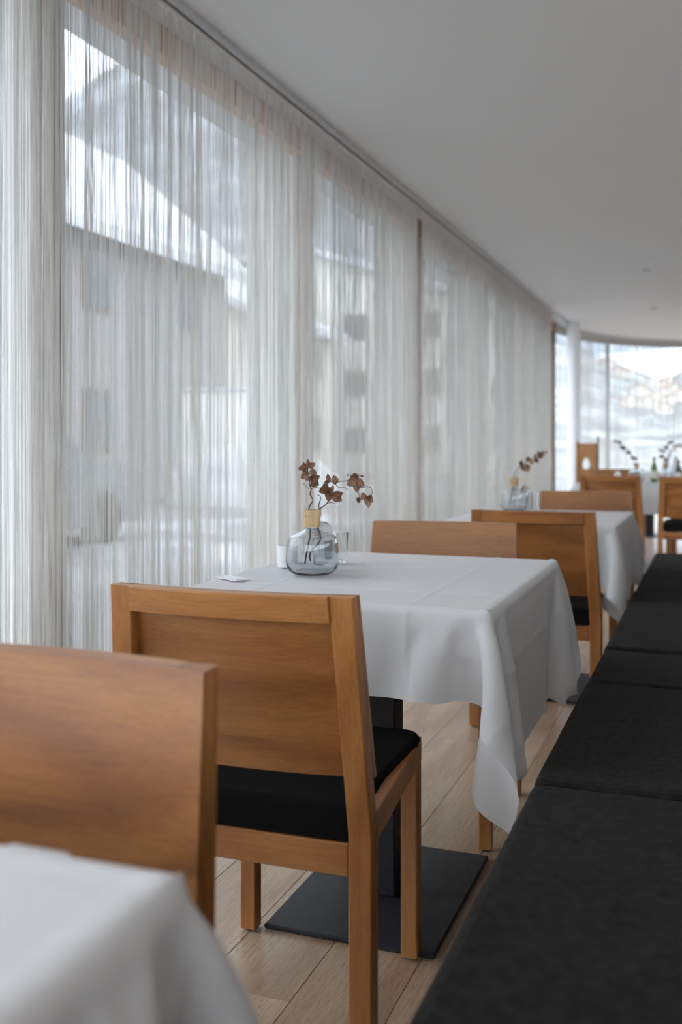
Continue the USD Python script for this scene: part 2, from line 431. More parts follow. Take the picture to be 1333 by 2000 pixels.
trk = sub(plan(0.0, -1.0), 0.0, 24.0)
t = xf('curtain_track', label='grey aluminium double curtain track running along the ceiling edge', category='curtain track')
for d, z0, z1, mat, nm in ((0.028, CEIL - 0.012, CEIL - 0.0005, rail_mat, 'mounting_plate'), ):
    s_ = trimesh.creation.extrude_polygon(sg.LineString(trk).buffer(d, cap_style=2), z1 - z0, engine='earcut'); s_.apply_translation((0, 0, z0)); obj(nm, s_, mat, t)
for off, w_, mat, nm in ((-0.024, 0.008, rail_mat, 'rail'), (0.0, 0.007, rail_mat, 'rail'), (0.026, 0.006, rail_mat, 'rail')):
    s_ = trimesh.creation.extrude_polygon(sg.LineString(sub(plan(off, -1.0), 0.0, 24.0)).buffer(w_, cap_style=2), 0.020, engine='earcut'); s_.apply_translation((0, 0, CEIL - 0.032)); obj(nm, s_, mat, t)

for k, (x, y, lab) in enumerate(((-0.58, 9.64, 'tiny recessed ceiling spot over the far white table'), (-0.66, 12.41, 'tiny recessed ceiling spot close to the rounded window end'))):
    c = xf('ceiling_spot', (x, y, CEIL), label=lab, category='ceiling spot', group='recessed ceiling spots')
    obj('trim_ring', lathe([(0.030, -0.004), (0.042, -0.003), (0.044, 0.0), (0.030, 0.001)], 32), plain(f'spot_ring_{k}', (0.45, 0.45, 0.45), 0.4), c)
    obj('lens', lathe([(0.0001, -0.001), (0.030, -0.001), (0.030, 0.0005), (0.0001, 0.0005)], 24), plain(f'spot_lens_{k}', (0.12, 0.12, 0.12), 0.3), c)

# ------------------------------------------------------------------ dining chairs (facing +y at rest)
SEAT_Z, TOP_Z = 0.43, 0.838
RYC, FYC, LEAN = -0.220, 0.222, 0.050


def back_y(z):
    return RYC - LEAN * max(0.0, (z - SEAT_Z) / (TOP_Z - SEAT_Z)) ** 1.12


def half_w(z):
    return 0.248 - 0.019 * max(0.0, (z - SEAT_Z) / (TOP_Z - SEAT_Z))


def bow(x, w=0.24, b=0.025):
    return -b * (1 - (x / w) ** 2)


def make_chair(loc, rz, **kw):
    c = xf('dining_chair', loc, rz, category='chair', **kw)
    for s in (-1, 1):
        rings = []
        for z in [0.006, 0.2, 0.36, 0.43, 0.46, 0.50, 0.56, 0.64, 0.74, TOP_Z]:
            d = 0.036 if z < 0.5 else 0.036 - 0.008 * (z - 0.5) / 0.33
            rings.append([(s * (half_w(z) - 0.021) + px, back_y(z) + py, z) for px, py in chrect(0.042, d, 0.0025)])
        lg = obj('rear_leg', loft(rings), wood_z, c)
        gl = trimesh.creation.cylinder(0.012, 0.006, sections=16); gl.apply_translation((s * 0.227, RYC, 0.003)); obj('glide', gl, glide_mat, lg)
    for s in (-1, 1):
        rings = [[(s * 0.1866 + px, FYC + py, z) for px, py in chrect(0.036, 0.036, 0.0025)] for z in (0.006, 0.21, 0.412)]
        lg = obj('front_leg', loft(rings), wood_z, c)
        gl = trimesh.creation.cylinder(0.012, 0.006, sections=16); gl.apply_translation((s * 0.1866, FYC, 0.003)); obj('glide', gl, glide_mat, lg)
        y0, y1 = RYC + 0.0185, FYC + 0.018
        rings = []
        for tt in (0.0, 0.5, 1.0):
            y = y0 + (y1 - y0) * tt
            xo = s * (0.246 + (0.2046 - 0.246) * tt)
            rings.append([(xo - s * 0.011 + px, y, 0.4385 + pz) for px, pz in chrect(0.022, 0.053, 0.0025)])
        obj('side_rail', loft(rings), wood_y, c)
    obj('front_rail', rbox((-0.182, FYC - 0.003, 0.412), (0.182, FYC + 0.0175, 0.465), 0.0025), wood_x, c)
    obj('rear_rail', rbox((-0.205, RYC - 0.014, 0.358), (0.205, RYC + 0.010, 0.414), 0.0025), wood_x, c)
    # back panel: bowed sheet over the full width, in front of the posts
    rings = []
    zs = [0.523, 0.62, 0.72, TOP_Z]
    for u in np.linspace(-1, 1, 25):
        ring = []
        for zz, dy in ((zs, 0.011), (zs[::-1], 0.0)):
            for z in zz:
                x = u * half_w(z)
                ring.append((x, back_y(z) + 0.0195 + bow(x) + dy - 0.004 * (z - 0.5) / 0.33, z))
        rings.append(ring)
    obj('back_panel', loft(rings), wood_panel, c, smooth=30)
    rings = []
    for x in np.linspace(-1, 1, 21):
        ring = []
        for dz, dy in ((0.794, 0.0), (0.794, -0.026), (TOP_Z - 0.003, -0.026), (TOP_Z, -0.023), (TOP_Z, 0.0)):
            xx = x * (half_w(dz) - 0.042)
            ring.append((xx, back_y(dz) + 0.0150 + bow(xx) + dy, dz))
        rings.append(ring)
    obj('top_rail', loft(rings), wood_x, c, smooth=30)
    # upholstered seat
    pts = []
    for x, y, r in ((-0.196, RYC + 0.0, 0.010), (0.196, RYC + 0.0, 0.010), (0.170, FYC - 0.028, 0.030), (-0.170, FYC - 0.028, 0.030)):
        for a in np.linspace(0, 2 * np.pi, 20, endpoint=False):
            for q in (0, 0.35, 0.7, 1.0):
                rr = r + 0.012 * math.cos(q * math.pi / 2) if r > 0.02 else r * (0.6 + 0.4 * math.cos(q * math.pi / 2)) + 0.004 * math.cos(q * math.pi / 2)
                pts.append((x + rr * math.cos(a), y + rr * math.sin(a), 0.468 + 0.013 * math.sin(q * math.pi / 2)))
            pts.append((x + r * math.cos(a), y + r * math.sin(a), 0.4165))
    pts.append((0, 0, 0.486))
    obj('seat_cushion', trimesh.convex.convex_hull(np.array(pts)), cushion_mat, c, smooth=50)
    return c


chair = make_chair((-0.784, 1.806, 0), 0.8, label='oak dining chair with black seat, its framed back turned to us before the vase table', group='oak dining chairs')
CH = 'oak dining chairs'
copy_of(chair, (-0.755, 0.728, 0), 180, label='oak chair back with smooth front panel rising behind the blurred white table', group=CH)
copy_of(chair, (-0.780, 2.840, 0), 186, label='oak chair tucked under the vase table from its far side', group=CH)
copy_of(chair, (-0.632, 3.998, 0), 0.0, label='oak chair with framed back standing before the second white table', group=CH)
copy_of(chair, (-0.626, 5.070, 0), 179.6, label='oak chair tucked under the far side of the second white table', group=CH)
copy_of(chair, (-0.745, 8.285, 0), -1.4, label='oak chair with framed back before the long far table, at its window end', group=CH)
copy_of(chair, (-0.150, 8.20, 0), 0, label='oak chair before the long far table, cut by the picture edge', group=CH)
copy_of(chair, (-0.86, 9.86, 0), 180, label='oak chair on the far side of the long table, only its top showing', group=CH)
copy_of(chair, (-0.14, 9.86, 0), 180, label='oak chair peeking over the far table by the picture edge', group=CH)

# ------------------------------------------------------------------ pedestal tables
TBL_Z = 0.748


def make_table(loc, **kw):
    c = xf('pedestal_table', loc, 0, category='table', **kw)
    obj('tabletop', rbox((-0.364, -0.464, TBL_Z - 0.036), (0.364, 0.464, TBL_Z - 0.006), 0.010), wood_y, c)
    obj('column', rbox((-0.002, -0.205, 0.012), (0.088, -0.135, TBL_Z - 0.040), 0.004), black_metal, c)
    obj('base_plate', rbox((-0.150, -0.428, 0.001), (0.245, 0.115, 0.012), 0.003), black_metal, c)
    obj('mounting_plate', rbox((-0.15, -0.36, TBL_Z - 0.040), (0.24, 0.02, TBL_Z - 0.034), 0.001), black_metal, c)
    return c


T1 = (-0.795, 2.460); T2 = (-0.740, 4.660); T0 = (-0.763, 0.222)
table = make_table((T1[0], T1[1], 0), label='cloth-covered pedestal table with black steel base plate, holding the large vase', group='pedestal tables')
copy_of(table, (T2[0], T2[1], 0), 0, label='second cloth-covered pedestal table, behind the one with the large vase', group='pedestal tables')
copy_of(table, (T0[0], T0[1], 0), 0, label='table under the blurred white cloth closest to the camera', group='pedestal tables')


# tablecloths, let fall over the tops
def drape(cx, cy, hx, hy, over, h, steps=900, bench=True, seed=0):
    """Cloth over a table top; over = overhang (x-, x+, y-, y+). Returns a grid of points."""
    L0, R0, B0, F0 = over
    def grid(c, half, a, b):
        e = half + 0.003
        n = [max(2, int(round(x / h))) for x in (a, 2 * e, b)]
        return np.r_[np.linspace(c - e - a, c - e, n[0] + 1)[:-1], np.linspace(c - e, c + e, n[1] + 1), np.linspace(c + e, c + e + b, n[2] + 1)[1:]]
    gx, gy = grid(cx, hx, L0, R0), grid(cy, hy, B0, F0)
    nx, ny = len(gx), len(gy)
    X = np.zeros((nx, ny, 3)); X[..., 0] = gx[:, None]; X[..., 1] = gy[None]
    rng = np.random.default_rng(seed)
    X[..., 2] = TBL_Z + 0.004 + 0.0006 * ndimage.gaussian_filter(rng.normal(0, 1, (nx, ny)), 3) * 6
    flat = np.stack(np.broadcast_arrays(gx[:, None], gy[None]), -1)
    def rest_of(a, b):
        return np.linalg.norm(flat[b] - flat[a], axis=-1).astype(np.float32)
    P = X.astype(np.float32)
    W = np.zeros_like(P)
    e = slice(None)
    S = []                                            # constraint sets: two views' slices, rest length, stiffness
    for ph in (0, 1):
        na, nb = ph + (nx - 1 - ph) // 2 * 2, ph + (ny - 1 - ph) // 2 * 2
        S.append(((slice(ph, na, 2), e), (slice(ph + 1, na + 1, 2), e), 0.5))
        S.append(((e, slice(ph, nb, 2)), (e, slice(ph + 1, nb + 1, 2)), 0.5))
    for ph in (0, 1):
        na = ph + (nx - 1 - ph) // 2 * 2
        for u, w in ((slice(0, -1), slice(1, None)), (slice(1, None), slice(0, -1))):
            S.append(((slice(ph, na, 2), u), (slice(ph + 1, na + 1, 2), w), 0.22))
    for k, st in ((2, 0.022), (4, 0.008)):
        S.append(((slice(0, -k), e), (slice(k, None), e), st))
        S.append(((e, slice(0, -k)), (e, slice(k, None)), st))
    S = [(a, b, rest_of(a, b), k) for a, b, k in S]
    dt = 1 / 240.0
    r = 0.003
    top = TBL_Z + r
    x0, x1, y0, y1 = cx - hx - r, cx + hx + r, cy - hy - r, cy + hy + r
    keep = (np.abs(gx - cx) < hx - 0.02)[:, None] & (np.abs(gy - cy) < hy - 0.02)[None]
    lie = P[keep].copy(); lie[:, 2] = top
    for it in range(steps):
        W[..., 2] -= 9.8 * dt
        W *= 0.985 if it < steps * 0.7 else 0.95
        Q = P + W * np.float32(dt)
        for _ in range(4):
            Q[keep] = lie
            for a, b, rest, k in S:
                A, B = Q[a], Q[b]
                d = B - A
                l = np.sqrt(np.einsum('...i,...i', d, d)) + 1e-9
                d *= (k * (1 - rest / l)).astype(np.float32)[..., None]
                if k < 0.1:
                    A += d; B -= d
                else:
                    A += d; B -= d
            ins = (Q[..., 0] > x0) & (Q[..., 0] < x1) & (Q[..., 1] > y0) & (Q[..., 1] < y1) & (Q[..., 2] < top) & (Q[..., 2] > TBL_Z - 0.10)
            if ins.any():
                q = Q[ins]
                depth = np.stack([q[:, 0] - x0, x1 - q[:, 0], q[:, 1] - y0, y1 - q[:, 1], top - q[:, 2]], 1)
                side = depth.argmin(1)
                q[side == 0, 0] = x0; q[side == 1, 0] = x1; q[side == 2, 1] = y0; q[side == 3, 1] = y1; q[side == 4, 2] = top
                Q[ins] = q
            if bench == 'over' or (bench and it > steps * 0.45):
                hit = (Q[..., 0] > -0.325) & (Q[..., 2] < 0.472)
                if hit.any():
                    q = Q[hit]
                    if bench == 'over':                   # the far half may come to rest on the seat edge, the near half hangs in front of it
                        if it <= steps * 0.4:
                            hit &= Q[..., 1] > cy + 0.12
                            q = Q[hit]
                        far = q[:, 1] > cy + 0.12
                        up_ = far & ((0.472 - q[:, 2]) < (q[:, 0] + 0.325))
                        q[up_, 2] = 0.472; q[~up_, 0] = -0.325
                        q[far, 0] = np.minimum(q[far, 0], -0.285)
                    else:                                 # eased back in front of the seat
                        q[:, 0] -= np.minimum(q[:, 0] + 0.325, 0.0006)
                    Q[hit] = q
        Q[keep] = lie
        W = (Q - P) * np.float32(1 / dt)
        if bench == 'over':
            W[(Q[..., 0] > -0.33) & (Q[..., 2] < 0.4725)] *= 0.3
        on = (Q[..., 2] < top + 0.002) & (Q[..., 2] > TBL_Z - 0.002)
        W[on, :2] *= 0.2
        P = Q
    return P.astype(float), gx, gy


def cloth_mesh(G, box_, up=2, creases=((), ())):
    nx, ny = G.shape[:2]
    mx, my = (nx - 1) * up + 1, (ny - 1) * up + 1
    I, J = np.meshgrid(np.linspace(0, nx - 1, mx), np.linspace(0, ny - 1, my), indexing='ij')
    H = np.stack([ndimage.map_coordinates(G[..., k], [I, J], order=3, mode='nearest') for k in range(3)], -1)
    dx, dy = np.gradient(H, axis=0), np.gradient(H, axis=1)
    N = np.cross(dx, dy); N /= np.linalg.norm(N, axis=-1, keepdims=True) + 1e-12
    U, Vv = I / (nx - 1), J / (ny - 1)
    amp = np.zeros_like(U)
    for u in creases[0]: amp += 0.0020 * np.exp(-((U - u) / 0.0045) ** 2)
    for v in creases[1]: amp += 0.0020 * np.exp(-((Vv - v) / 0.0045) ** 2)
    amp += 0.0010 * (meshkit.fbm(np.stack([U * 9, Vv * 9, U * 0], -1), 3, 4) - 0.5)
    H = H + N * amp[..., None]
    over = (np.abs(H[..., 0] - box_[0]) < box_[2] - 0.002) & (np.abs(H[..., 1] - box_[1]) < box_[3] - 0.002)
    H[..., 2] = np.where(over & (H[..., 2] > TBL_Z - 0.08), np.maximum(H[..., 2], TBL_Z + 0.0015), H[..., 2])
    idx = np.arange(mx * my).reshape(mx, my)
    q = np.stack([idx[:-1, :-1], idx[1:, :-1], idx[1:, 1:], idx[:-1, 1:]], -1).reshape(-1, 4)
    f = np.vstack([q[:, :3], q[:, [0, 2, 3]]])
    uv = np.stack([U.ravel(), Vv.ravel()], 1)
    return trimesh.Trimesh(H.reshape(-1, 3), f, process=False), uv


def cloth(label, T, over, h, hx=0.376, hy=0.476, bench=True, creases=((), ()), seed=0, steps=600, up=3):
    G, _, _ = drape(T[0], T[1], hx, hy, over, h, bench=bench, seed=seed, steps=steps)
    m, uv = cloth_mesh(G, (T[0], T[1], hx, hy), up, creases)
    return obj('tablecloth', m, cloth_mat, smooth=True, uv=uv, label=label, category='tablecloth', group='white tablecloths')


cloth('white pressed tablecloth under the large vase, long corner hanging by the bench', T1, (0.28, 0.345, 0.180, 0.19), 0.0165, creases=((0.33, 0.62, 0.84), (0.30, 0.62)), bench='over', seed=1, steps=800)
cloth('white tablecloth on the second table, its side folds brushing the bench', T2, (0.28, 0.30, 0.24, 0.20), 0.022, creases=((0.5,), (0.5,)), seed=2)
cloth('blurred white tablecloth close to the camera, in front of the smooth chair back', T0, (0.28, 0.30, 0.20, 0.19), 0.020, seed=3)

# ------------------------------------------------------------------ bench
bench = xf('bench', (0, 0, 0), 0, label='long charcoal upholstered bench running beside the tables', category='bench')
BX, BZ = -0.317, 0.46
for k, (a, b, dz) in enumerate(((-1.3, 0.72, 0.0), (0.72, 1.868, 0.0), (1.868, 2.70, 0.004), (2.70, 3.15, 0.0), (3.15, 4.47, 0.004), (4.47, 6.02, 0.0))):
    g = 0.0025
    lo, hi = np.array([BX, a + g, BZ - 0.10]), np.array([0.24, b - g, BZ + dz])
    nxs, nys = 28, max(8, int((b - a) / 0.04))
    cm = rbox(lo, hi, 0.022, soft=True)
    cm = cm.subdivide_to_size(0.06)
    v = np.array(cm.vertices)
    topm = v[:, 2] > BZ - 0.03
    v[topm, 2] += 0.004 * (meshkit.fbm(v[topm] * [5, 9, 1], 3, k) - 0.5) * 2
    obj('seat_cushion', trimesh.Trimesh(v, cm.faces, process=False), bench_mat, bench, smooth=50)
obj('backrest', rbox((0.245, -1.3, 0.36), (0.345, 6.0, 0.92), 0.025, soft=True), bench_mat, bench, smooth=50)
obj('front_panel', rbox((BX + 0.012, -1.3, 0.06), (BX + 0.032, 6.0, 0.358), 0.002), bench_mat, bench)
obj('end_panel', rbox((BX + 0.012, 5.97, 0.06), (0.34, 6.0, 0.358), 0.002), bench_mat, bench)
obj('plinth', rbox((BX + 0.06, -1.28, 0.0), (0.33, 5.95, 0.06), 0.002), black_metal, bench)

# ------------------------------------------------------------------ vases, glasses and dried branches
def at(px, py, y):
    """The point on the plane y = const seen at a pixel of the photograph (used once, to lay the branches out in their plane)."""
    a = (px - 666.5) / F_PX
    dx, dy = -math.sin(YAW) + a * math.cos(YAW), math.cos(YAW) + a * math.sin(YAW)
    t = y / dy
    return np.array([dx * t, y, CAM_H + t * (HORIZON - py) / F_PX])


TT = TBL_Z + 0.0075
OUT = [(0.0001, 0.0), (0.038, 0.0), (0.050, 0.003), (0.0600, 0.010), (0.0660, 0.021), (0.0677, 0.034), (0.0675, 0.060), (0.0660, 0.080), (0.0632, 0.0925), (0.0585, 0.0985), (0.0500, 0.1030), (0.036, 0.1080), (0.024, 0.1120), (0.0175, 0.117), (0.0168, 0.123), (0.0168, 0.160)]
INN = [(0.0135, 0.160), (0.0136, 0.122), (0.0150, 0.1145), (0.022, 0.1085), (0.035, 0.1045), (0.0485, 0.0995), (0.0560, 0.0960), (0.0603, 0.0905), (0.0628, 0.079), (0.0643, 0.060), (0.0645, 0.035), (0.0620, 0.024), (0.055, 0.013), (0.044, 0.0075), (0.0001, 0.0062)]
collar_mat = wood('pale_turned_wood', 2, (0.40, 0.26, 0.12), (0.52, 0.35, 0.17), (0.60, 0.43, 0.23), fig=3.0)


def make_vase(loc, **kw):
    c = xf('bottle_vase', loc, 0, category='vase', **kw)
    g = lathe(OUT + INN, 64)
    obj('glass_body', g, smoke_glass, c, smooth=35)
    obj('wooden_collar', lathe([(0.0169, 0.121), (0.0212, 0.121), (0.0214, 0.148), (0.0234, 0.149), (0.0238, 0.1635), (0.0228, 0.1655), (0.0140, 0.1655), (0.0140, 0.1605), (0.0169, 0.1605)], 48), collar_mat, c, smooth=30)
    return c


VY = 2.357
V1 = np.array([-0.960, VY, TT])
vase = make_vase(V1, label='smoked glass bottle vase with wooden collar on the table behind the framed chair', group='bottle vases')
V2 = np.array([-0.925, 4.93, TT])
copy_of(vase, V2, 40, label='bottle vase with wooden collar on the second table, its spray leaning towards the room', group='bottle vases')

stem_mat = usdkit.material(stage, LOOK + 'dry_bark', {'tc': ('texture_coordinate', {}), 'n': ('noise_texture', {'scale': 120.0}), 'r': ('rgb_ramp', {'ramp': [(0.3, (0.045, 0.022, 0.014)), (0.7, (0.13, 0.075, 0.05))]}), 'p': ('principled_bsdf', {'roughness': 0.8})},
    [('tc.object', 'n.vector'), ('n.fac', 'r.fac'), ('r.color', 'p.base_color')], surface='p.BSDF')


def leaf_look(name, a, b):
    return usdkit.material(stage, LOOK + name, {
        'tc': ('texture_coordinate', {}), 'n': ('noise_texture', {'scale': 70.0, 'detail': 4.0}), 'r': ('rgb_ramp', {'ramp': [(0.35, a), (0.65, b)]}),
        'p': ('principled_bsdf', {'roughness': 0.7}), 't': ('translucent_bsdf', {}), 'm': ('mix_closure', {'fac': 0.25})},
        [('tc.object', 'n.vector'), ('n.fac', 'r.fac'), ('r.color', 'p.base_color'), ('r.color', 't.color'), ('p.BSDF', 'm.closure1'), ('t.BSDF', 'm.closure2')], surface='m.closure')


leaf_mats = [leaf_look('dry_leaf_brown', (0.10, 0.038, 0.018), (0.22, 0.095, 0.048)), leaf_look('dry_leaf_russet', (0.16, 0.065, 0.032), (0.31, 0.15, 0.085)), leaf_look('dry_leaf_tan', (0.22, 0.12, 0.07), (0.38, 0.25, 0.17))]


def leaf(base, tip, width, normal, curl, seed):
    """A curled dry leaf from base to tip: an obovate blade with a midrib fold, 0.4 mm thick."""
    rng = np.random.default_rng(seed)
    base, tip = np.array(base, float), np.array(tip, float)
    ax = tip - base; L = np.linalg.norm(ax); ax /= L
    n = np.array(normal, float); n -= ax * (n @ ax); n /= np.linalg.norm(n)
    s = np.cross(ax, n)
    nu, nv = 9, 7
    rows = []
    for i in range(nu):
        t = i / (nu - 1)
        w = width / 2 * (max(0.04, math.sin(math.pi * min(1, t ** 0.75)) ** 0.8) if t < 0.999 else 0.05)
        bend = curl * L * (t ** 2)
        for j in range(nv):
            q = j / (nv - 1) * 2 - 1
            rows.append(base + ax * (L * t) + s * (w * q) + n * (bend + 0.35 * w * q * q * (1 + curl) - 0.1 * w * (1 - abs(q))) + n * rng.normal(0, 0.0003))
    P = np.array(rows).reshape(nu, nv, 3)
    du, dv = np.gradient(P, axis=0), np.gradient(P, axis=1)
    N = np.cross(du, dv); N /= np.linalg.norm(N, axis=-1, keepdims=True) + 1e-12
    A, B = P + N * 0.0003, P - N * 0.0003
    v = np.vstack([A.reshape(-1, 3), B.reshape(-1, 3)])
    idx = np.arange(nu * nv).reshape(nu, nv)
    q = np.stack([idx[:-1, :-1], idx[1:, :-1], idx[1:, 1:], idx[:-1, 1:]], -1).reshape(-1, 4)
    tri = np.vstack([q[:, :3], q[:, [0, 2, 3]]])
    loop = np.r_[idx[0, :], idx[1:, -1], idx[-1, -2::-1], idx[-2:0:-1, 0]]
    l2 = np.roll(loop, -1); off = nu * nv
    rim = np.vstack([np.stack([loop, l2, l2 + off], 1), np.stack([loop, l2 + off, loop + off], 1)])
    return trimesh.Trimesh(v, np.vstack([tri, tri[:, ::-1] + off, rim[:, ::-1]]), process=False)


def branch(origin, y, stems, leaves, px_scale, label, group, seed, parent_xf=None):
    """stems: pixel polylines with a radius; leaves: (base px, tip px, width in px). All within a shallow slab about the plane y."""
    c = xf('dried_branch', origin, 0, label=label, category='dried branch', group=group)
    o = np.array(origin)
    rng = np.random.default_rng(seed)
    def P(p, dy=0.0):
        return at(p[0], p[1], y + dy) - o
    for pts, r0, r1, wob in stems:
        q = [P(p, wob * math.sin(1.7 * i + wob * 90)) for i, p in enumerate(pts)]
        sp = spline(q, 6 * len(q))
        obj('twig' if r0 < 0.0016 else 'stem', tube(sp, np.linspace(r0, r1, len(sp)), 7), stem_mat, c, smooth=60)
    for i, (b, t_, w) in enumerate(leaves):
        dy = rng.uniform(-0.012, 0.012)
        bb, tt_ = P(b, dy * 0.3), P(t_, dy)
        obj('leaf', leaf(bb, tt_, w / px_scale, (rng.uniform(-0.6, 0.6), -1, rng.uniform(-0.5, 0.8)), rng.uniform(-0.25, 0.35), seed * 50 + i), leaf_mats[i % 3], c, smooth=60)
    return c


def zp(x, y):   # photograph crop coordinates (560,880) at 6.665x
    return (560 + x / 6.665, 880 + y / 6.665)


st = [([zp(235, 1490), zp(290, 1200), zp(318, 985), zp(310, 860), zp(292, 760), zp(318, 690), zp(345, 640), zp(310, 580), zp(318, 500), zp(295, 430), zp(305, 385), zp(285, 300), zp(280, 225)], 0.0022, 0.0013, 0.004),
      ([zp(310, 1440), zp(345, 1280), zp(440, 1150), zp(400, 960), zp(418, 760), zp(425, 690), zp(445, 610), zp(405, 575)], 0.0024, 0.0010, 0.006),
      ([zp(418, 765), zp(470, 735), zp(530, 680), zp(580, 610), zp(600, 590)], 0.0017, 0.0012, 0.003),
      ([zp(530, 685), zp(590, 678), zp(640, 690)], 0.0010, 0.0005, 0.0),
      ([zp(318, 500), zp(380, 485), zp(450, 490), zp(520, 455), zp(570, 405), zp(640, 440), zp(700, 488), zp(760, 485), zp(795, 520)], 0.0012, 0.0010, 0.004),
      ([zp(640, 425), zp(700, 400), zp(770, 395), zp(850, 375), zp(915, 385)], 0.0011, 0.0010, 0.003),
      ([zp(915, 385), zp(935, 470), zp(1000, 482), zp(1070, 470), zp(1112, 515), zp(1085, 590)], 0.0010, 0.0008, 0.003),
      ([zp(295, 500), zp(250, 460), zp(215, 415)], 0.0009, 0.0005, 0.0),
      ([zp(935, 540), zp(950, 590), zp(960, 620)], 0.0009, 0.0006, 0.0),
      ([zp(935, 345), zp(960, 320), zp(1005, 345)], 0.0007, 0.0004, 0.0)]
lf = [(zp(280, 225), zp(145, 225), 72), (zp(280, 222), zp(280, 115), 40), (zp(285, 222), zp(372, 165), 60), (zp(280, 225), zp(222, 145), 30),
      (zp(300, 300), zp(190, 360), 95), (zp(300, 270), zp(395, 300), 70), (zp(310, 385), zp(447, 320), 85), (zp(320, 385), zp(420, 455), 100), (zp(310, 370), zp(215, 330), 60),
      (zp(560, 405), zp(470, 440), 60), (zp(570, 400), zp(540, 300), 60), (zp(590, 390), zp(680, 375), 90), (zp(560, 480), zp(425, 540), 85), (zp(580, 470), zp(620, 540), 70), (zp(540, 430), zp(470, 480), 55),
      (zp(600, 590), zp(500, 570), 120), (zp(600, 590), zp(740, 545), 80), (zp(605, 595), zp(725, 650), 85), (zp(590, 580), zp(560, 500), 70), (zp(600, 590), zp(690, 668), 55),
      (zp(915, 385), zp(780, 450), 95), (zp(915, 385), zp(870, 295), 80), (zp(920, 385), zp(1045, 450), 85), (zp(915, 390), zp(925, 545), 75), (zp(910, 380), zp(840, 330), 60), (zp(785, 330), zp(830, 318), 16), (zp(960, 320), zp(1010, 345), 24),
      (zp(960, 610), zp(925, 680), 55), (zp(965, 600), zp(1040, 590), 70), (zp(1085, 590), zp(1055, 745), 115), (zp(1080, 580), zp(1130, 680), 60)]
lf = [(a, b, w * 1.36 / 6.665) for a, b, w in lf]
PXM = F_PX / 2.52
branch(V1, VY, st, lf, PXM, 'dried brown leafy branch fanning out of the large vase', 'dried branches', 11)


def zq(x, y):   # crop (960,860) at 9.52x
    return (960 + x / 9.52, 860 + y / 9.52)


st2 = [([zq(345, 1260), zq(370, 1080), zq(400, 930), zq(430, 700), zq(440, 620), zq(470, 560), zq(540, 480), zq(640, 420), zq(760, 340), zq(880, 270), zq(1000, 225)], 0.0022, 0.0011, 0.008),
       ([zq(420, 1250), zq(430, 1080), zq(440, 900), zq(460, 720), zq(520, 600)], 0.0018, 0.0008, 0.004)]
lf2 = [(zq(555, 470), zq(560, 370), 60), (zq(590, 450), zq(620, 570), 90), (zq(650, 440), zq(690, 590), 110), (zq(600, 450), zq(520, 410), 50), (zq(680, 400), zq(700, 300), 70), (zq(720, 370), zq(790, 460), 60), (zq(760, 350), zq(700, 420), 60),
       (zq(800, 330), zq(860, 430), 70), (zq(820, 310), zq(820, 250), 50), (zq(870, 280), zq(960, 330), 80), (zq(900, 270), zq(880, 200), 55), (zq(940, 250), zq(990, 300), 55), (zq(960, 240), zq(950, 200), 50), (zq(1000, 225), zq(1045, 230), 55), (zq(850, 290), zq(790, 290), 60)]
lf2 = [(a, b, w * 1.35 / 9.52) for a, b, w in lf2]
branch(V2, 4.93, st2, lf2, F_PX / 4.95, 'dried brown spray curving out of the vase on the second table', 'dried branches', 23)


def make_cup(loc, **kw):
    c = xf('candle_cup', loc, 0, category='candle cup', **kw)
    obj('cup_body', lathe([(0.0001, 0), (0.023, 0), (0.0250, 0.003), (0.0255, 0.058), (0.0235, 0.058), (0.0228, 0.006), (0.0001, 0.005)], 40), plain('white_porcelain', (0.80, 0.81, 0.83), 0.25), c, smooth=35)
    obj('candle', lathe([(0.0001, 0.0055), (0.0215, 0.0062), (0.0215, 0.040), (0.0001, 0.039)], 28), plain('candle_wax', (0.78, 0.76, 0.70), 0.5), c, smooth=35)
    return c


make_cup((-1.085, 2.480, TT), label='small white candle cup beside the large glass vase')


def make_tumbler(loc, **kw):
    c = xf('glass_tumbler', loc, 0, category='glass', **kw)
    obj('glass_body', lathe([(0.0001, 0), (0.024, 0), (0.027, 0.003), (0.030, 0.085), (0.0285, 0.0855), (0.0258, 0.008), (0.0001, 0.007)], 40), clear_glass, c, smooth=35)
    return c


tum = make_tumbler((-0.988, 2.615, TT), label='clear glass tumbler just behind the large vase', group='clear tumblers')
copy_of(tum, (-0.845, 5.05, TT), 0, label='clear glass tumbler next to the vase on the second table', group='clear tumblers')


def make_shaker(loc, rz, **kw):
    """A little smoked-glass shaker with a slanted dome."""
    c = xf('glass_shaker', loc, rz, category='shaker', **kw)
    b = lathe([(0.0001, 0), (0.026, 0), (0.030, 0.004), (0.031, 0.085), (0.0285, 0.0855), (0.0275, 0.008), (0.0001, 0.007)], 40)
    obj('glass_body', b, smoke_glass, c, smooth=35)
    d = trimesh.creation.icosphere(3, 0.031); v = d.vertices.copy()
    v[:, 2] = np.maximum(v[:, 2], 0) * 1.25 - 0.45 * v[:, 0] * (v[:, 2] > 0.001) * 0.6
    v[:, 2] = np.maximum(v[:, 2], 0)
    d = trimesh.convex.convex_hull(v + [0, 0, 0.0865])
    obj('dome', d, smoke_glass, c, smooth=40)
    return c


shk = make_shaker((-0.972, 2.475, TT), 0, label='smoked glass shaker with slanted dome behind the large vase', group='glass shakers')
copy_of(shk, (-0.880, 5.02, TT), 0, label='smoked glass shaker behind the vase on the second table', group='glass shakers')

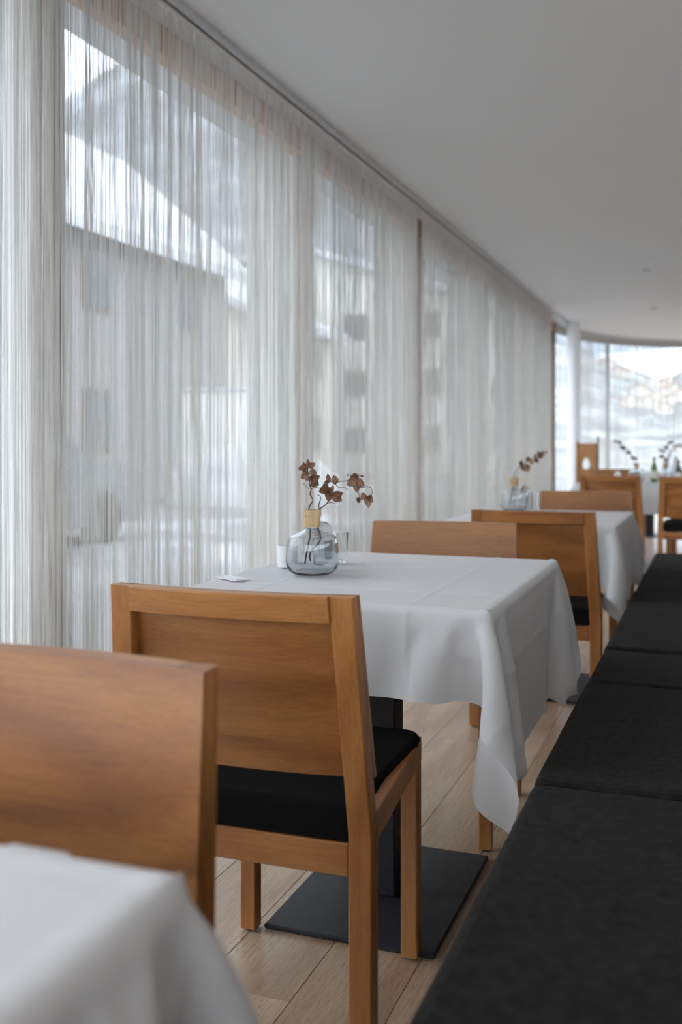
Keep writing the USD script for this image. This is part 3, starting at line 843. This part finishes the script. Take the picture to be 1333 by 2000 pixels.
card = xf('folded_card', (-1.115, 2.215, TT), -28, label='small clear-coated card lying flat on the tablecloth before the white cup', category='card')
cm_ = plain('coated_card', (0.70, 0.71, 0.72), 0.15, coat_weight=0.6)
obj('leaf_of_card', rbox((-0.045, -0.024, 0.0), (0.045, 0.024, 0.0012), 0.0004), cm_, card)
fl = rbox((-0.045, -0.024, 0.0), (0.045, 0.0, 0.0010), 0.0004); fl.apply_transform(trimesh.transformations.rotation_matrix(math.radians(9), [1, 0, 0], [0, -0.024, 0])); fl.apply_translation((0, 0, 0.0014)); obj('folded_flap', fl, cm_, card)

# ------------------------------------------------------------------ the far dining group
T3 = (-0.15, 9.05)
t3 = xf('long_table', (T3[0], T3[1], 0), 0, label='long far table under a white cloth by the end window', category='table')
obj('tabletop', rbox((-0.94, -0.47, TBL_Z - 0.034), (1.24, 0.47, TBL_Z - 0.004), 0.006), wood_x, t3)
for x in (-0.6, 0.9):
    obj('column', rbox((x - 0.05, -0.05, 0.012), (x + 0.05, 0.05, TBL_Z - 0.034), 0.004), black_metal, t3)
    obj('base_plate', rbox((x - 0.2, -0.28, 0.0), (x + 0.2, 0.28, 0.012), 0.003), black_metal, t3)
cloth('large white cloth on the long far table by the end window', (T3[0] + 0.15, T3[1]), (0.24, 0.24, 0.24, 0.24), 0.045, hx=1.101, hy=0.481, bench=False, seed=4, steps=450)
T4 = (-0.7, 12.3)
t4 = xf('end_table', (T4[0], T4[1], 0), 0, label='small cloth-covered table in the rounded window end', category='table')
obj('tabletop', rbox((-0.59, -0.39, TBL_Z - 0.034), (0.59, 0.39, TBL_Z - 0.004), 0.006), wood_x, t4)
obj('column', rbox((-0.05, -0.05, 0.012), (0.05, 0.05, TBL_Z - 0.034), 0.004), black_metal, t4)
obj('base_plate', rbox((-0.25, -0.25, 0.0), (0.25, 0.25, 0.012), 0.003), black_metal, t4)
cloth('white cloth on the small table in the rounded window end', T4, (0.2, 0.2, 0.25, 0.2), 0.05, hx=0.601, hy=0.401, bench=False, seed=5, steps=450)

V3, V4 = np.array([-0.62, 8.95, TT]), np.array([-0.385, 9.10, TT])
copy_of(vase, V3, 10, label='glass vase on the long far table, branch reaching up to the window side', group='bottle vases')
copy_of(vase, V4, 70, label='glass vase on the long far table, right beside the green bottle', group='bottle vases')


def far_branch(origin, pts, r, leaves, label, seed):
    """A sparse leafy branch given in metres from its vase."""
    c = xf('dried_branch', origin, 0, label=label, category='dried branch', group='dried branches')
    sp = spline(pts, 6 * len(pts))
    obj('stem', tube(sp, np.linspace(r, r * 0.5, len(sp)), 6), stem_mat, c, smooth=60)
    rng = np.random.default_rng(seed)
    for i in range(leaves):
        p = sp[int((0.45 + 0.55 * (i + 0.5) / leaves) * (len(sp) - 1))]
        d = np.array([rng.uniform(-1, 1), rng.uniform(-0.4, 0.4), rng.uniform(-1, 0.6)]); d /= np.linalg.norm(d)
        obj('leaf', leaf(p, p + d * rng.uniform(0.032, 0.05), rng.uniform(0.018, 0.03), (rng.uniform(-0.5, 0.5), -1, 0.3), 0.2, seed * 40 + i), leaf_mats[i % 2], c, smooth=60)


far_branch(V3, [(0.005, 0, 0.012), (0, 0, 0.10), (-0.012, 0, 0.18), (-0.05, 0, 0.25), (-0.10, 0, 0.30), (-0.16, 0, 0.345)], 0.003, 11, 'dark sparse branch arching from the far table vase towards the curtain', 61)
far_branch(V4, [(0.0, 0, 0.012), (0, 0, 0.10), (-0.012, 0, 0.18), (-0.03, 0, 0.26), (0.0, 0, 0.31), (0.05, 0, 0.35)], 0.003, 9, 'short dark branch standing over the green bottle on the far table', 62)
V5 = np.array([-0.50, 12.2, TT])
copy_of(vase, V5, 120, label='glass vase on the small table in the rounded window end', group='bottle vases')
far_branch(V5, [(0.0, 0, 0.012), (0, 0, 0.10), (0.02, 0, 0.18), (0.06, 0, 0.26), (0.13, 0, 0.31), (0.2, 0, 0.30)], 0.003, 9, 'dark branch in the vase on the small table in the rounded end', 63)

green_glass = plain('green_bottle_glass', (0.16, 0.30, 0.05), 0.05, transmission_weight=0.85, ior=1.45)
dark_glass = plain('dark_bottle_glass', (0.03, 0.035, 0.03), 0.08)
label_paper = plain('bottle_label_paper', (0.75, 0.72, 0.62), 0.8)
cap_mat = plain('bottle_cap_metal', (0.10, 0.10, 0.11), 0.35, metallic=0.8)


def bottle(loc, r, h, glass, label):
    c = xf('small_bottle', loc, 0, label=label, category='bottle')
    obj('bottle_body', lathe([(0.0001, 0), (r * 0.95, 0), (r, 0.004), (r, h * 0.58), (r * 0.8, h * 0.68), (r * 0.42, h * 0.76), (r * 0.38, h * 0.93), (0.0001, h * 0.93)], 28), glass, c, smooth=35)
    obj('paper_label', lathe([(r + 0.0002, h * 0.15), (r + 0.0008, h * 0.15), (r + 0.0008, h * 0.45), (r + 0.0002, h * 0.45)], 28), label_paper, c, smooth=35)
    obj('cap', lathe([(0.0001, h * 0.92), (r * 0.45, h * 0.92), (r * 0.45, h), (0.0001, h)], 24), cap_mat, c, smooth=35)


bottle((-0.475, 8.98, TT), 0.026, 0.215, green_glass, 'small green oil bottle on the long far table')
bottle((-0.275, 9.02, TT), 0.024, 0.190, dark_glass, 'small dark vinegar bottle on the long far table')

napkin_mat = plain('white_linen', (0.80, 0.80, 0.81), 0.85)


def napkin(loc, rz, h, label):
    c = xf('standing_napkin', loc, rz, label=label, category='napkin')
    n = 28
    for k, s in enumerate((1.0, 0.72)):
        rings = []
        for z in np.linspace(0, h * s, 8):
            w = 0.050 * (1 - 0.80 * (z / (h * s)) ** 1.4) * (1.0 if k == 0 else 1.12)
            rings.append([((w + 0.006 * math.sin(3 * a + k)) * math.cos(a), (w * 0.7 + 0.004 * math.sin(4 * a)) * math.sin(a), z) for a in np.linspace(0, 2 * np.pi, n, endpoint=False)])
        obj(('napkin_cone', 'napkin_cuff')[k], loft(rings), napkin_mat, c, smooth=50)


napkin((-0.305, 9.22, TT), 0, 0.22, 'tall white napkin cone on the far table behind the dark bottle')
napkin((-0.76, 8.80, TT), 30, 0.10, 'low folded white napkin behind the framed chair at the far table')

# wooden high chair with an egg-shaped opening in its back
hc = xf('high_chair', (-1.285, 10.35, 0), 0, label='wooden high chair with an egg-shaped hole in its back, by the curtain', category='high chair')
wood_high = wood('beech_high_chair', 2, (0.42, 0.19, 0.06), (0.52, 0.25, 0.085), (0.58, 0.31, 0.12))
ta = np.linspace(0, 2 * np.pi, 40, endpoint=False)
hole = [(0.082 + (0.036 - 0.008 * math.sin(a)) * math.cos(a), 0.885 + 0.056 * math.sin(a)) for a in ta]
panel = sg.Polygon([(0.0, 0.45), (0.180, 0.45), (0.180, 1.085), (0.172, 1.093), (0.010, 1.093), (0.0, 1.083)], [hole])
pm = trimesh.creation.extrude_polygon(panel, 0.018, engine='earcut')
pm.apply_transform(trimesh.transformations.rotation_matrix(math.pi / 2, [1, 0, 0]))
obj('back_panel', pm, wood_high, hc)
obj('back_post', rbox((-0.022, -0.03, 0.0), (0.0, 0.02, 1.108), 0.003), wood_high, hc)
obj('back_post', rbox((0.180, -0.03, 0.0), (0.202, 0.02, 1.095), 0.003), wood_high, hc)
obj('seat', rbox((0.0, 0.0, 0.52), (0.180, 0.26, 0.54), 0.003), wood_high, hc)
obj('side_panel', rbox((0.160, 0.02, 0.56), (0.180, 0.26, 1.00), 0.004), wood_high, hc)
obj('front_leg', rbox((-0.022, 0.26, 0.0), (0.0, 0.29, 0.75), 0.003), wood_high, hc)
obj('front_leg', rbox((0.180, 0.26, 0.0), (0.202, 0.29, 0.75), 0.003), wood_high, hc)
obj('footrest', rbox((0.0, 0.24, 0.25), (0.180, 0.30, 0.268), 0.003), wood_high, hc)
obj('front_bar', rbox((0.0, 0.265, 0.71), (0.180, 0.285, 0.75), 0.003), wood_high, hc)
sc = xf('slim_stand', (-1.075, 10.20, 0), 0, label='slim dark upright stand beside the wooden high chair', category='stand')
obj('pole', trimesh.creation.cylinder(0.010, 1.15, sections=20, transform=trimesh.transformations.translation_matrix((0, 0, 0.585))), plain('dark_stand_steel', (0.07, 0.085, 0.095), 0.4, metallic=0.5), sc, smooth=40)
obj('foot', lathe([(0.0001, 0.0), (0.09, 0.0), (0.09, 0.006), (0.012, 0.014), (0.0001, 0.014)], 32), LOOK + 'dark_stand_steel', sc, smooth=30)

# ------------------------------------------------------------------ outside
snow = usdkit.material(stage, LOOK + 'snow', {'g': ('geometry', {}), 'n': ('noise_texture', {'scale': 0.6, 'detail': 5.0}), 'r': ('rgb_ramp', {'ramp': [(0.35, (0.42, 0.44, 0.47)), (0.6, (0.54, 0.55, 0.57))]}), 'p': ('principled_bsdf', {'roughness': 0.9})},
    [('g.position', 'n.vector'), ('n.fac', 'r.fac'), ('r.color', 'p.base_color')], surface='p.BSDF')
street = usdkit.material(stage, LOOK + 'wet_street', {'g': ('geometry', {}), 'n': ('noise_texture', {'scale': 0.25, 'detail': 6.0}), 'r': ('rgb_ramp', {'ramp': [(0.46, (0.12, 0.12, 0.12)), (0.56, (0.19, 0.19, 0.195)), (0.64, (0.40, 0.41, 0.43))]}), 'p': ('principled_bsdf', {'roughness': 0.8})},
    [('g.position', 'n.vector'), ('n.fac', 'r.fac'), ('r.color', 'p.base_color')], surface='p.BSDF')
obj('ground', box((-400, -300, -0.6), (400, 600, -0.15)), street, kind='structure', label='grey street with remains of snow outside the windows')
stucco = plain('white_stucco', (0.64, 0.62, 0.58), 0.9)
white_wash = plain('white_wash', (0.78, 0.77, 0.74), 0.9)
stucco_grey = plain('grey_stucco', (0.20, 0.19, 0.185), 0.9)
stucco_cream = plain('cream_stucco', (0.56, 0.51, 0.45), 0.9)
dark_timber = plain('dark_facade_timber', (0.10, 0.06, 0.04), 0.8)
tile_red = plain('russet_roof', (0.26, 0.15, 0.12), 0.8)
pane_dark = plain('house_window_glass', (0.05, 0.06, 0.07), 0.1)


def house(loc, rz, w, d, h, rise, wall, roof, label, rows=2, cols=3, group=None, over=0.6):
    """A gabled house: front at local -y, ridge along y."""
    c = xf('house', loc, rz, label=label, category='house', group=group)
    pg = sg.Polygon([(-w / 2, -0.2), (w / 2, -0.2), (w / 2, h), (0, h + rise), (-w / 2, h)])
    b = trimesh.creation.extrude_polygon(pg, d, engine='earcut'); b.apply_transform(trimesh.transformations.rotation_matrix(math.pi / 2, [1, 0, 0])); b.apply_translation((0, d, 0))
    wl = obj('wall', b, wall, c)
    sl = rise / (w / 2)
    for s in (-1, 1):
        e = w / 2 + over
        p = sg.Polygon([(0, h + rise + 0.02), (s * e, h + rise - sl * e + 0.02), (s * e, h + rise - sl * e + 0.30), (0, h + rise + 0.30)])
        r = trimesh.creation.extrude_polygon(p, d + 2 * over, engine='earcut'); r.apply_transform(trimesh.transformations.rotation_matrix(math.pi / 2, [1, 0, 0])); r.apply_translation((0, d + over, 0))
        obj('roof_slope', r, roof, c)
    st_ = h / rows
    for i in range(rows):
        z0 = st_ * (i + 0.35)
        for j in range(cols):
            x = -w / 2 + w * (j + 0.5) / cols
            f = obj('window', box((x - 0.5, -0.04, z0), (x + 0.5, 0.05, z0 + st_ * 0.45)), dark_timber, c)
            obj('pane', box((x - 0.42, -0.06, z0 + 0.08), (x + 0.42, -0.03, z0 + st_ * 0.45 - 0.08)), pane_dark, f)
        for j in range(max(2, int(d / 3.5))):
            y = d * (j + 0.5) / max(2, int(d / 3.5))
            for s in (1, -1):
                f = obj('window', box((s * w / 2 - 0.05, y - 0.5, z0), (s * w / 2 + 0.04, y + 0.5, z0 + st_ * 0.45)), dark_timber, c)
                obj('pane', box((s * w / 2 - 0.03 * s - 0.03, y - 0.42, z0 + 0.08), (s * w / 2 + 0.06 * s, y + 0.42, z0 + st_ * 0.45 - 0.08)), pane_dark, f)
    return c


house((-15.8, 4.0, -0.15), 0, 7.0, 20.0, 6.0, 3.0, stucco_grey, snow, 'long grey house with snowy roof across the street, behind the long curtain', rows=2, cols=2)
house((-17.5, 40.0, -0.15), 0, 16.0, 12.0, 7.2, 2.6, stucco, snow, 'white chalet with snowy roof glimpsed through the middle of the curtains', rows=3, cols=5)
house((-19.0, 30.0, -0.15), 0, 9.0, 8.0, 5.6, 2.4, stucco_cream, snow, 'cream house between the grey house and the white chalet', rows=2, cols=3)
gw = xf('garden_wall', (-10.3, 20.0, -0.15), 0, label='low whitewashed garden wall standing before the grey house', category='wall')
obj('masonry', rbox((-1.05, -0.15, 0), (1.05, 0.15, 2.40), 0.02), white_wash, gw)
obj('coping', rbox((-1.12, -0.22, 2.40), (1.12, 0.22, 2.48), 0.02), snow, gw)
sb = trimesh.creation.icosphere(4, 1.0); v = sb.vertices * [1.9, 1.0, 1.25]; v = v * (0.9 + 0.25 * meshkit.fbm(sb.vertices * 2.2, 4, 8))[:, None]; v[:, 2] = np.maximum(v[:, 2], -0.1)
obj('snow_bank', trimesh.Trimesh(v + [-8.7, 18.2, -0.15], sb.faces), snow, smooth=True, label='heaped snow bank before the low white garden wall', category='snow bank')

car = xf('parked_car', (-7.9, 9.2, -0.15), 0, label='dark grey parked car dimly seen through the long curtain', category='car')
prof = sg.Polygon([(-2.1, 0.28), (2.1, 0.28), (2.15, 0.75), (1.95, 0.92), (1.0, 1.0), (0.35, 1.46), (-1.35, 1.48), (-1.95, 1.0), (-2.12, 0.9)]).buffer(0.05)
b = trimesh.creation.extrude_polygon(prof, 1.66, engine='earcut'); b.apply_transform(trimesh.transformations.rotation_matrix(math.pi / 2, [1, 0, 0])); b.apply_transform(trimesh.transformations.rotation_matrix(math.pi / 2, [0, 0, 1])); b.apply_translation((-0.83, 0, 0))
obj('car_body', b, plain('dark_car_paint', (0.10, 0.105, 0.11), 0.3, coat_weight=0.5), car, smooth=35)
for s in (-1, 1):
    for y in (-1.3, 1.35):
        wm = trimesh.creation.cylinder(0.32, 0.2, sections=32); wm.apply_transform(trimesh.transformations.rotation_matrix(math.pi / 2, [0, 1, 0])); wm.apply_translation((s * 0.76, y, 0.32)); obj('wheel', wm, piping_mat, car, smooth=35)
    obj('tail_light', rbox((s * 0.62 - 0.14, -2.2, 0.72), (s * 0.62 + 0.14, -2.10, 0.88), 0.01), plain(f'tail_light_red_{s + 1}', (0.55, 0.03, 0.03), 0.2), car)
    obj('side_window', rbox((s * 0.85 - 0.012, -1.3, 1.02), (s * 0.85 + 0.012, 0.35, 1.40), 0.004), pane_dark, car)
obj('bumper', rbox((-0.8, -2.24, 0.35), (0.8, -2.12, 0.55), 0.02), rail_dark, car)


def ridge(name, label, az0, az1, dist, depth, elev, mat, seed, n=160, rough=0.18):
    """A hillside: rises from its foot at dist to a ridge at dist + depth; elev(az) is the ridge's height angle seen from the room, degrees."""
    az = np.radians(np.linspace(az0, az1, n)); m_ = 26
    t = np.linspace(0, 1.35, m_)
    A, T = np.meshgrid(az, t, indexing='ij')
    R = dist + depth * T
    top = np.tan(np.radians(np.interp(np.degrees(A), *elev))) * (dist + depth)
    Hh = top * np.where(T < 1, np.sin(T * np.pi / 2) ** 1.25, 1 - (T - 1) * 0.9)
    X, Y = -np.sin(A) * R, np.cos(A) * R
    nz = meshkit.fbm(np.stack([X, Y, X * 0], -1) / (depth * 0.35), 5, seed) - 0.5
    Hh = Hh * (1 + rough * nz * 2) - 0.4
    v = np.stack([X, Y, Hh], -1).reshape(-1, 3)
    idx = np.arange(n * m_).reshape(n, m_)
    q = np.stack([idx[:-1, :-1], idx[1:, :-1], idx[1:, 1:], idx[:-1, 1:]], -1).reshape(-1, 4)
    msh = trimesh.Trimesh(v, np.vstack([q[:, :3], q[:, [0, 2, 3]]]), process=False)
    if msh.face_normals[:, 2].mean() < 0: msh.invert()
    obj(name, msh, mat, smooth=True, kind='structure', label=label)
    return lambda a, tt: np.array([-math.sin(math.radians(a)) * (dist + depth * tt), math.cos(math.radians(a)) * (dist + depth * tt),
        math.tan(math.radians(np.interp(a, *elev))) * (dist + depth) * math.sin(tt * math.pi / 2) ** 1.25 - 1.2])


def slope_mat(name, dark, mid, white, scale, a, b):
    return usdkit.material(stage, LOOK + name, {'g': ('geometry', {}), 'n': ('noise_texture', {'scale': scale, 'detail': 7.0, 'roughness': 0.62}),
        'r': ('rgb_ramp', {'ramp': [(a, dark), ((a + b) / 2, mid), (b, white)]}), 'p': ('principled_bsdf', {'roughness': 0.95, 'specular_ior_level': 0.1})},
        [('g.position', 'n.vector'), ('n.fac', 'r.fac'), ('r.color', 'p.base_color')], surface='p.BSDF')


wooded = slope_mat('snow_dusted_forest', (0.12, 0.125, 0.13), (0.19, 0.20, 0.21), (0.36, 0.38, 0.40), 0.06, 0.35, 0.68)
meadow = slope_mat('village_slope', (0.12, 0.12, 0.12), (0.19, 0.20, 0.20), (0.42, 0.44, 0.46), 0.05, 0.40, 0.66)
alp = slope_mat('high_alp', (0.20, 0.225, 0.26), (0.29, 0.32, 0.37), (0.50, 0.52, 0.55), 0.004, 0.42, 0.60)
ridge('hill_1', 'steep snow-dusted forest slope above the houses across the street', 75, 9, 110, 170, ([9, 14, 20, 27, 33, 37, 42, 60, 75], [7, 12, 17, 21, 20, 17.5, 15, 13, 10]), wooded, 3)
hill2 = ridge('hill_2', 'village slope with scattered houses beyond the end window', 12, -20, 350, 550, ([-20, -8, -2, 1.5, 2.4, 3.5, 5.5, 9, 12], [5, 5, 4.6, 3.7, 3.1, 3.5, 4.3, 6, 6]), meadow, 9, rough=0.10)
ridge('hill_3', 'broad white snowfield under the mountains', 22, -30, 1300, 700, ([-30, 0, 2, 4, 5.5, 22], [6, 5.3, 5.2, 5.0, 4.9, 6]), snow, 12, rough=0.08)
ridge('hill_4', 'pale blue-grey mountain range at the back', 40, -45, 2200, 1500, ([-45, -10, 0, 2, 4, 10, 40], [10, 9, 9, 9.5, 10, 12, 12]), alp, 15, rough=0.2)

rng = np.random.default_rng(77)
hs = None
for k, (azd, tt) in enumerate(((4.7, 0.34), (4.25, 0.25), (3.8, 0.36), (3.35, 0.27), (2.9, 0.33), (2.45, 0.24), (1.95, 0.40), (4.95, 0.50), (3.1, 0.52), (2.2, 0.56), (5.35, 0.60), (1.6, 0.30))):
    p, rz = hill2(azd, tt), float(rng.uniform(-30, 50))
    lab = 'small pale house with russet roof on the slope beyond the end window'
    if hs is None:
        hs = house(p, rz, 8, 9, 5.0, 2.4, stucco_cream, tile_red, lab, rows=2, cols=2, group='village houses', over=0.4)
    else:
        copy_of(hs, p, rz, label=lab, group='village houses')
